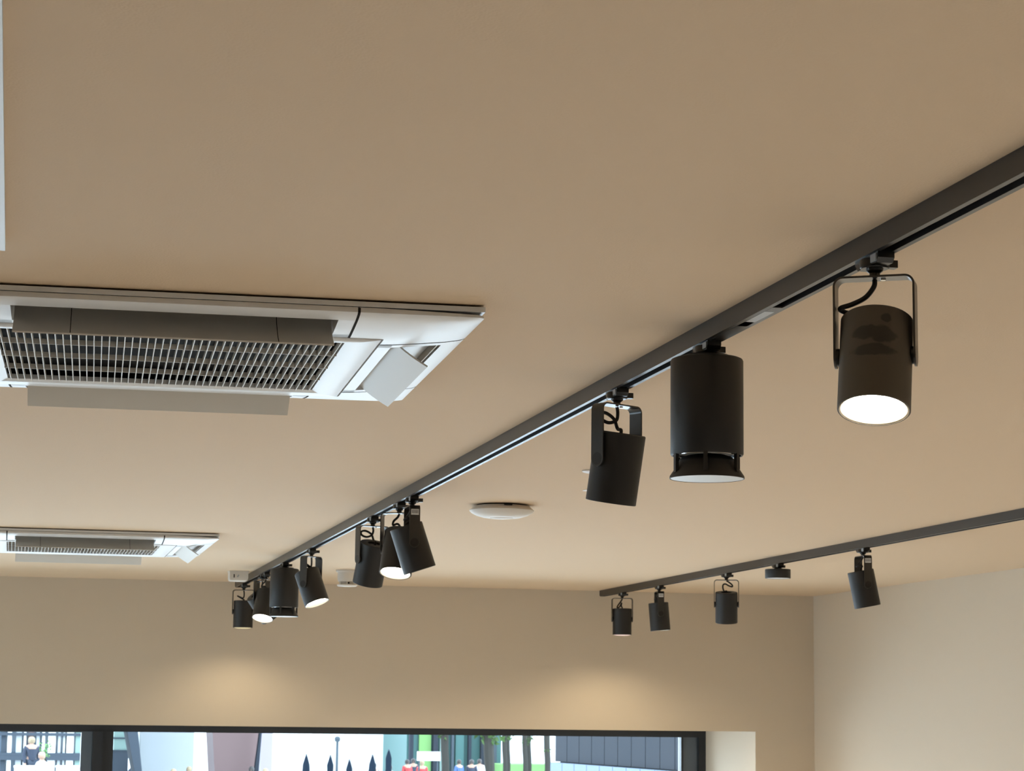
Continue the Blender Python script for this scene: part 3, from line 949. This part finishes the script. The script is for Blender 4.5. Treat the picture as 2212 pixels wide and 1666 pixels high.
MB().tube([(0, 0, .3), (.02, 0, .7), (0, 0, a.z - tz)], .02, 6, 2).obj('stem', M['o_bark'], o)


# people
def skinmesh(name, verts, edges, radii, m, parent, sub=1):
    me = bpy.data.meshes.new(name)
    me.from_pydata(verts, edges, [])
    ob = link(name, me, parent)
    md = ob.modifiers.new('skin', 'SKIN')
    md.use_smooth_shade = True
    for i, r_ in enumerate(radii):
        me.skin_vertices[0].data[i].radius = r_ if isinstance(r_, tuple) else (r_, r_)
        me.skin_vertices[0].data[i].use_root = (i == 0)
    sd = ob.modifiers.new('sub', 'SUBSURF')
    sd.levels = sub
    sd.render_levels = sub
    me.materials.append(m)
    return ob

def person(px, Y, zfoot, rz, top, hair, label, pose='stand'):
    a = at(px, 1640, Y)
    o = tag(empty('person', (a.x, Y, zfoot), R(rz)), label, 'person', 'people outside on the plaza')
    if pose == 'sit':
        V = [(0, 0, .50), (0, 0, .75), (0, 0, .98), (0, -.01, 1.08), (0, -.03, 1.18), (0, -.02, 1.27),
             (-.10, 0, .50), (-.10, -.42, .50), (-.10, -.42, .08), (-.10, -.55, .04),
             (.10, 0, .50), (.10, -.42, .50), (.10, -.42, .08), (.10, -.55, .04),
             (-.19, 0, .98), (-.23, -.10, .76), (-.14, -.32, .68), (-.12, -.40, .68),
             (.19, 0, .98), (.23, -.10, .76), (.14, -.32, .68), (.12, -.40, .68)]
    else:
        k = .10 if pose == 'lean' else 0
        V = [(0, 0, .95), (0, -k * .7, 1.20), (0, -k * 1.6, 1.42), (0, -k * 2, 1.51), (0, -k * 2.2 - .01, 1.61), (0, -k * 2.2, 1.70),
             (-.10, 0, .92), (-.11, -.02, .50), (-.11, .02, .08), (-.11, -.12, .04),
             (.10, 0, .92), (.11, -.02, .50), (.11, .02, .08), (.11, -.12, .04),
             (-.19, -k * 1.6, 1.42), (-.25, -k, 1.14), (-.23, -.10 - k, .90), (-.22, -.13 - k, .82),
             (.19, -k * 1.6, 1.42), (.25, -k, 1.14), (.23, -.10 - k, .90), (.22, -.13 - k, .82)]
    E = [(0, 1), (1, 2), (2, 3), (3, 4), (4, 5), (0, 6), (6, 7), (7, 8), (8, 9), (0, 10), (10, 11), (11, 12), (12, 13), (2, 14), (14, 15), (15, 16), (16, 17), (2, 18), (18, 19), (19, 20), (20, 21)]
    rad = [.14, .14, .13, .055, .095, .07, .085, .06, .045, .04, .085, .06, .045, .04, .06, .045, .035, .03, .06, .045, .035, .03]
    body = skinmesh('body', V, E, rad, M['skin'], o)
    # clothes: same joints, a little wider
    it = [1, 0, 2, 14, 15, 16, 18, 19, 20]
    idx = {v: i for i, v in enumerate(it)}
    E2 = [(idx[a_], idx[b_]) for a_, b_ in E if a_ in idx and b_ in idx]
    j = skinmesh('jacket', [V[i] for i in it], E2, [.165, .16, .145, .08, .065, .05, .08, .065, .05], top, o)
    il = [0, 6, 7, 8, 10, 11, 12]
    idx = {v: i for i, v in enumerate(il)}
    E3 = [(idx[a_], idx[b_]) for a_, b_ in E if a_ in idx and b_ in idx]
    skinmesh('trousers', [V[i] for i in il], E3, [.15, .10, .075, .06, .10, .075, .06], M['trousers'], o)
    hx, hy, hz = V[4]
    h = MB()
    pr = [(0, .145), (.06, .135), (.098, .095), (.112, .04), (.108, -.02), (.09, -.06)]
    h.lathe(pr, 14, 0, .018, Matrix.Translation((hx, hy, hz)))
    h.obj('hair', hair, o)
    # face: nose and eyes
    h = MB()
    h.add([(hx - .012, hy - .09, hz - .02), (hx + .012, hy - .09, hz - .02), (hx, hy - .12, hz - .02), (hx, hy - .088, hz + .025)], [(0, 1, 2), (0, 2, 3), (1, 3, 2), (0, 3, 1)])
    h.obj('nose', M['skin'], o, smooth=False)
    for s in (-1, 1):
        MB().lathe([(0, .011), (.008, .008), (.011, 0), (.008, -.008), (0, -.011)], 8, 0, 0, Matrix.Translation((hx + s * .035, hy - .088, hz + .025))).obj('eye', M['hair_dark'], o)
    return o

def cloth(name, c):
    return mat(name, c + (1,), 0.85, 0.2)
C_white, C_red, C_blue = cloth('white_shirt', (.38, .38, .38)), cloth('red_jacket', (.22, .03, .03)), cloth('blue_jacket', (.04, .07, .16))
C_dark, C_grey, C_pale = cloth('dark_jacket', (.02, .024, .035)), cloth('grey_jacket', (.10, .11, .12)), cloth('pale_jacket', (.25, .22, .20))
person(91, 70, tz, -60, C_white, M['skin'], 'seated person in white shirt on the terrace, seen through left pane', 'sit')
person(67, 72, tz, 20, C_dark, M['hair_fair'], 'person in dark clothes on the terrace left of the one in white', 'stand')
for (px, py, Y, rz, top, hair, lab_, pose) in (
    (279, 1644, 84, 70, C_dark, M['hair_dark'], 'person in dark jacket leaning forward by the dark pillar outside', 'lean'),
    (376, 1661, 92, 10, C_grey, M['hair_fair'], 'fair haired person in front of the pale wall, low in view', 'stand'),
    (409, 1656, 90, -30, C_pale, M['hair_fair'], 'fair haired person in pale jacket at the end of the pale wall', 'stand'),
    (510, 1653, 86, 30, C_pale, M['hair_fair'], 'fair haired person in front of the mauve wall', 'stand'),
    (544, 1656, 86, -20, C_white, M['hair_dark'], 'person in white at the right side of the mauve wall', 'stand'),
    (574, 1660, 90, 0, C_grey, M['hair_fair'], 'grey dressed person in front of the pink wall strip', 'stand'),
    (808, 1648, 92, 15, C_blue, M['hair_dark'], 'person in blue before the white wall under the parasols', 'stand'),
    (842, 1652, 92, -15, C_grey, M['hair_dark'], 'person in grey at the right end of the white wall', 'stand'),
    (880, 1641, 92, 25, C_red, M['hair_dark'], 'person in red jacket, left one beside the white sign', 'stand'),
    (893, 1639, 93, -10, C_dark, M['hair_dark'], 'person in dark jacket between the two red ones', 'stand'),
    (912, 1643, 92, 0, C_red, M['hair_fair'], 'fair haired person in red under the white sign', 'stand'),
    (992, 1641, 90, 30, C_blue, M['hair_dark'], 'person in blue jacket before the teal pavilion', 'stand'),
    (1019, 1641, 89, -20, C_dark, M['hair_dark'], 'dark haired person in dark jacket right of the blue one', 'stand'),
    (1036, 1640, 88, 10, C_white, M['hair_dark'], 'person in white jacket at the right end of the group', 'stand')):
    zt_ = at(px, py, Y).z
    # all stand on the plaza; distance chosen so that a 1.75 m person reaches that height
    d = (CAM_Z - GZ - 1.75) / ((CAM_Z - zt_) / Y)
    person(px, d, GZ, rz, top, hair, lab_, pose)

# closed parasols on the plaza
for i, (px, py, hpx, nm) in enumerate(((662, 1629, 20, 'first'), (714, 1631, 14, 'second'), (755, 1640, 12, 'third'), (805, 1630, 20, 'fourth'), (840, 1618, 14, 'fifth'))):
    Y = 62 + i * 2
    tp = at(px, py, Y)
    o = tag(empty('closed_parasol', (tp.x, Y, GZ)), 'dark closed parasol outside before the white wall, %s from the left' % nm, 'parasol', 'closed parasols outside')
    H_ = tp.z - GZ
    r_ = hpx / 2 * Y / F_PX * 1.15
    MB().lathe([(0, 0), (.35, 0), (.35, .08), (.05, .1), (0, .1)], 16).obj('base', M['o_steel'], o)
    MB().lathe([(.025, .08), (.025, H_ - .02), (0, H_)], 8).obj('pole', M['o_steel'], o)
    m = MB()
    n = 16
    rows = [(.03, H_ - .06), (.10, H_ - .30), (r_ * .8, H_ - .62), (r_, H_ - .95), (r_ * .75, H_ - 1.25), (r_ * .5, H_ - 1.5), (r_ * .9, H_ - 1.75), (r_ * 1.0, H_ - 1.8)]
    V = []
    for r0, z in rows:
        for k in range(n):
            q = r0 * (1.0 if k % 2 else .72)
            V.append((q * math.cos(2 * PI * k / n), q * math.sin(2 * PI * k / n), z))
    m.add(V, [(i_ * n + k, i_ * n + (k + 1) % n, (i_ + 1) * n + (k + 1) % n, (i_ + 1) * n + k) for i_ in range(len(rows) - 1) for k in range(n)] + [tuple(range(n))])
    m.obj('folded_canopy', M['o_parasol'], o, angle=60)
    MB().lathe([(r_ * .55, H_ - 1.53), (r_ * .55, H_ - 1.47)], 12).obj('tie_strap', M['o_steel'], o)

# lamp post
tp = at(729, 1596, 74)
o = tag(empty('lamp_post', (tp.x, 74, GZ)), 'slim grey lamp post outside standing among the closed parasols', 'lamp post')
MB().lathe([(.11, 0), (.11, .5), (.055, .55), (.04, tp.z - GZ)], 12).obj('pole', M['o_steel'], o)
MB().lathe([(0, tp.z - GZ + .08), (.07, tp.z - GZ + .06), (.10, tp.z - GZ), (.08, tp.z - GZ - .1), (0, tp.z - GZ - .1)], 12).obj('head', M['o_steel'], o)
# white sign board on a stand
a, b = at(901, 1624, 96), at(951, 1644, 96)
o = tag(empty('sign_board', ((a.x + b.x) / 2, 96, GZ)), 'blank white rectangular board outside above the red dressed people', 'sign')
hw_ = (b.x - a.x) / 2
MB().box(-hw_, hw_, -.03, .03, b.z - GZ, a.z - GZ).obj('board', M['o_white'], o, smooth=False)
for s in (-1, 1):
    MB().box(s * hw_ * .8 - .03, s * hw_ * .8 + .03, .03, .08, 0, a.z - GZ - .05).obj('post', M['o_steel'], o, smooth=False)

# trees in front of the pavilion and the white park wall
for i, (px, Y, rt, lo, lab_) in enumerate((
    (961, 108, .20, 3.0, 'dark trunked tree right of the white board outside'),
    (1056, 108, .26, 2.7, 'thick trunked tree at the right end of the teal pavilion'),
    (1090, 112, .12, 2.5, 'slim tree, first from the left before the white park wall'),
    (1112, 112, .10, 2.5, 'slim tree, second from the left before the white park wall'),
    (1134, 112, .13, 2.3, 'slim tree, third from the left before the white park wall'),
    (1158, 112, .11, 2.5, 'slim tree, fourth from the left before the white park wall'),
    (1182, 112, .16, 1.9, 'slim tree closest to the blue grey clad building'))):
    b = at(px, 1640, Y)
    o = tag(empty('plaza_tree', (b.x, Y, GZ)), lab_, 'tree', 'trees outside on the plaza')
    MB().tube([(0, 0, 0), (.04, 0, 1.2), (-.03, 0, 2.6), (.02, 0, 5.5)], rt, 8, 3).obj('trunk', M['o_bark'], o)
    rc_ = .9 if i < 2 else .30
    o.location.y += (0, 0, 0, 1.6, 0, 1.6, 0)[i]
    m = MB()
    blob(m, (0, 0, lo + 2.0), rc_, 90, i + 5, 2.0)
    blob(m, (.05, 0, lo + .12), rc_ * .9, 40, i + 25, .7)
    m.obj('foliage', M['o_leaf'], o, smooth=False)
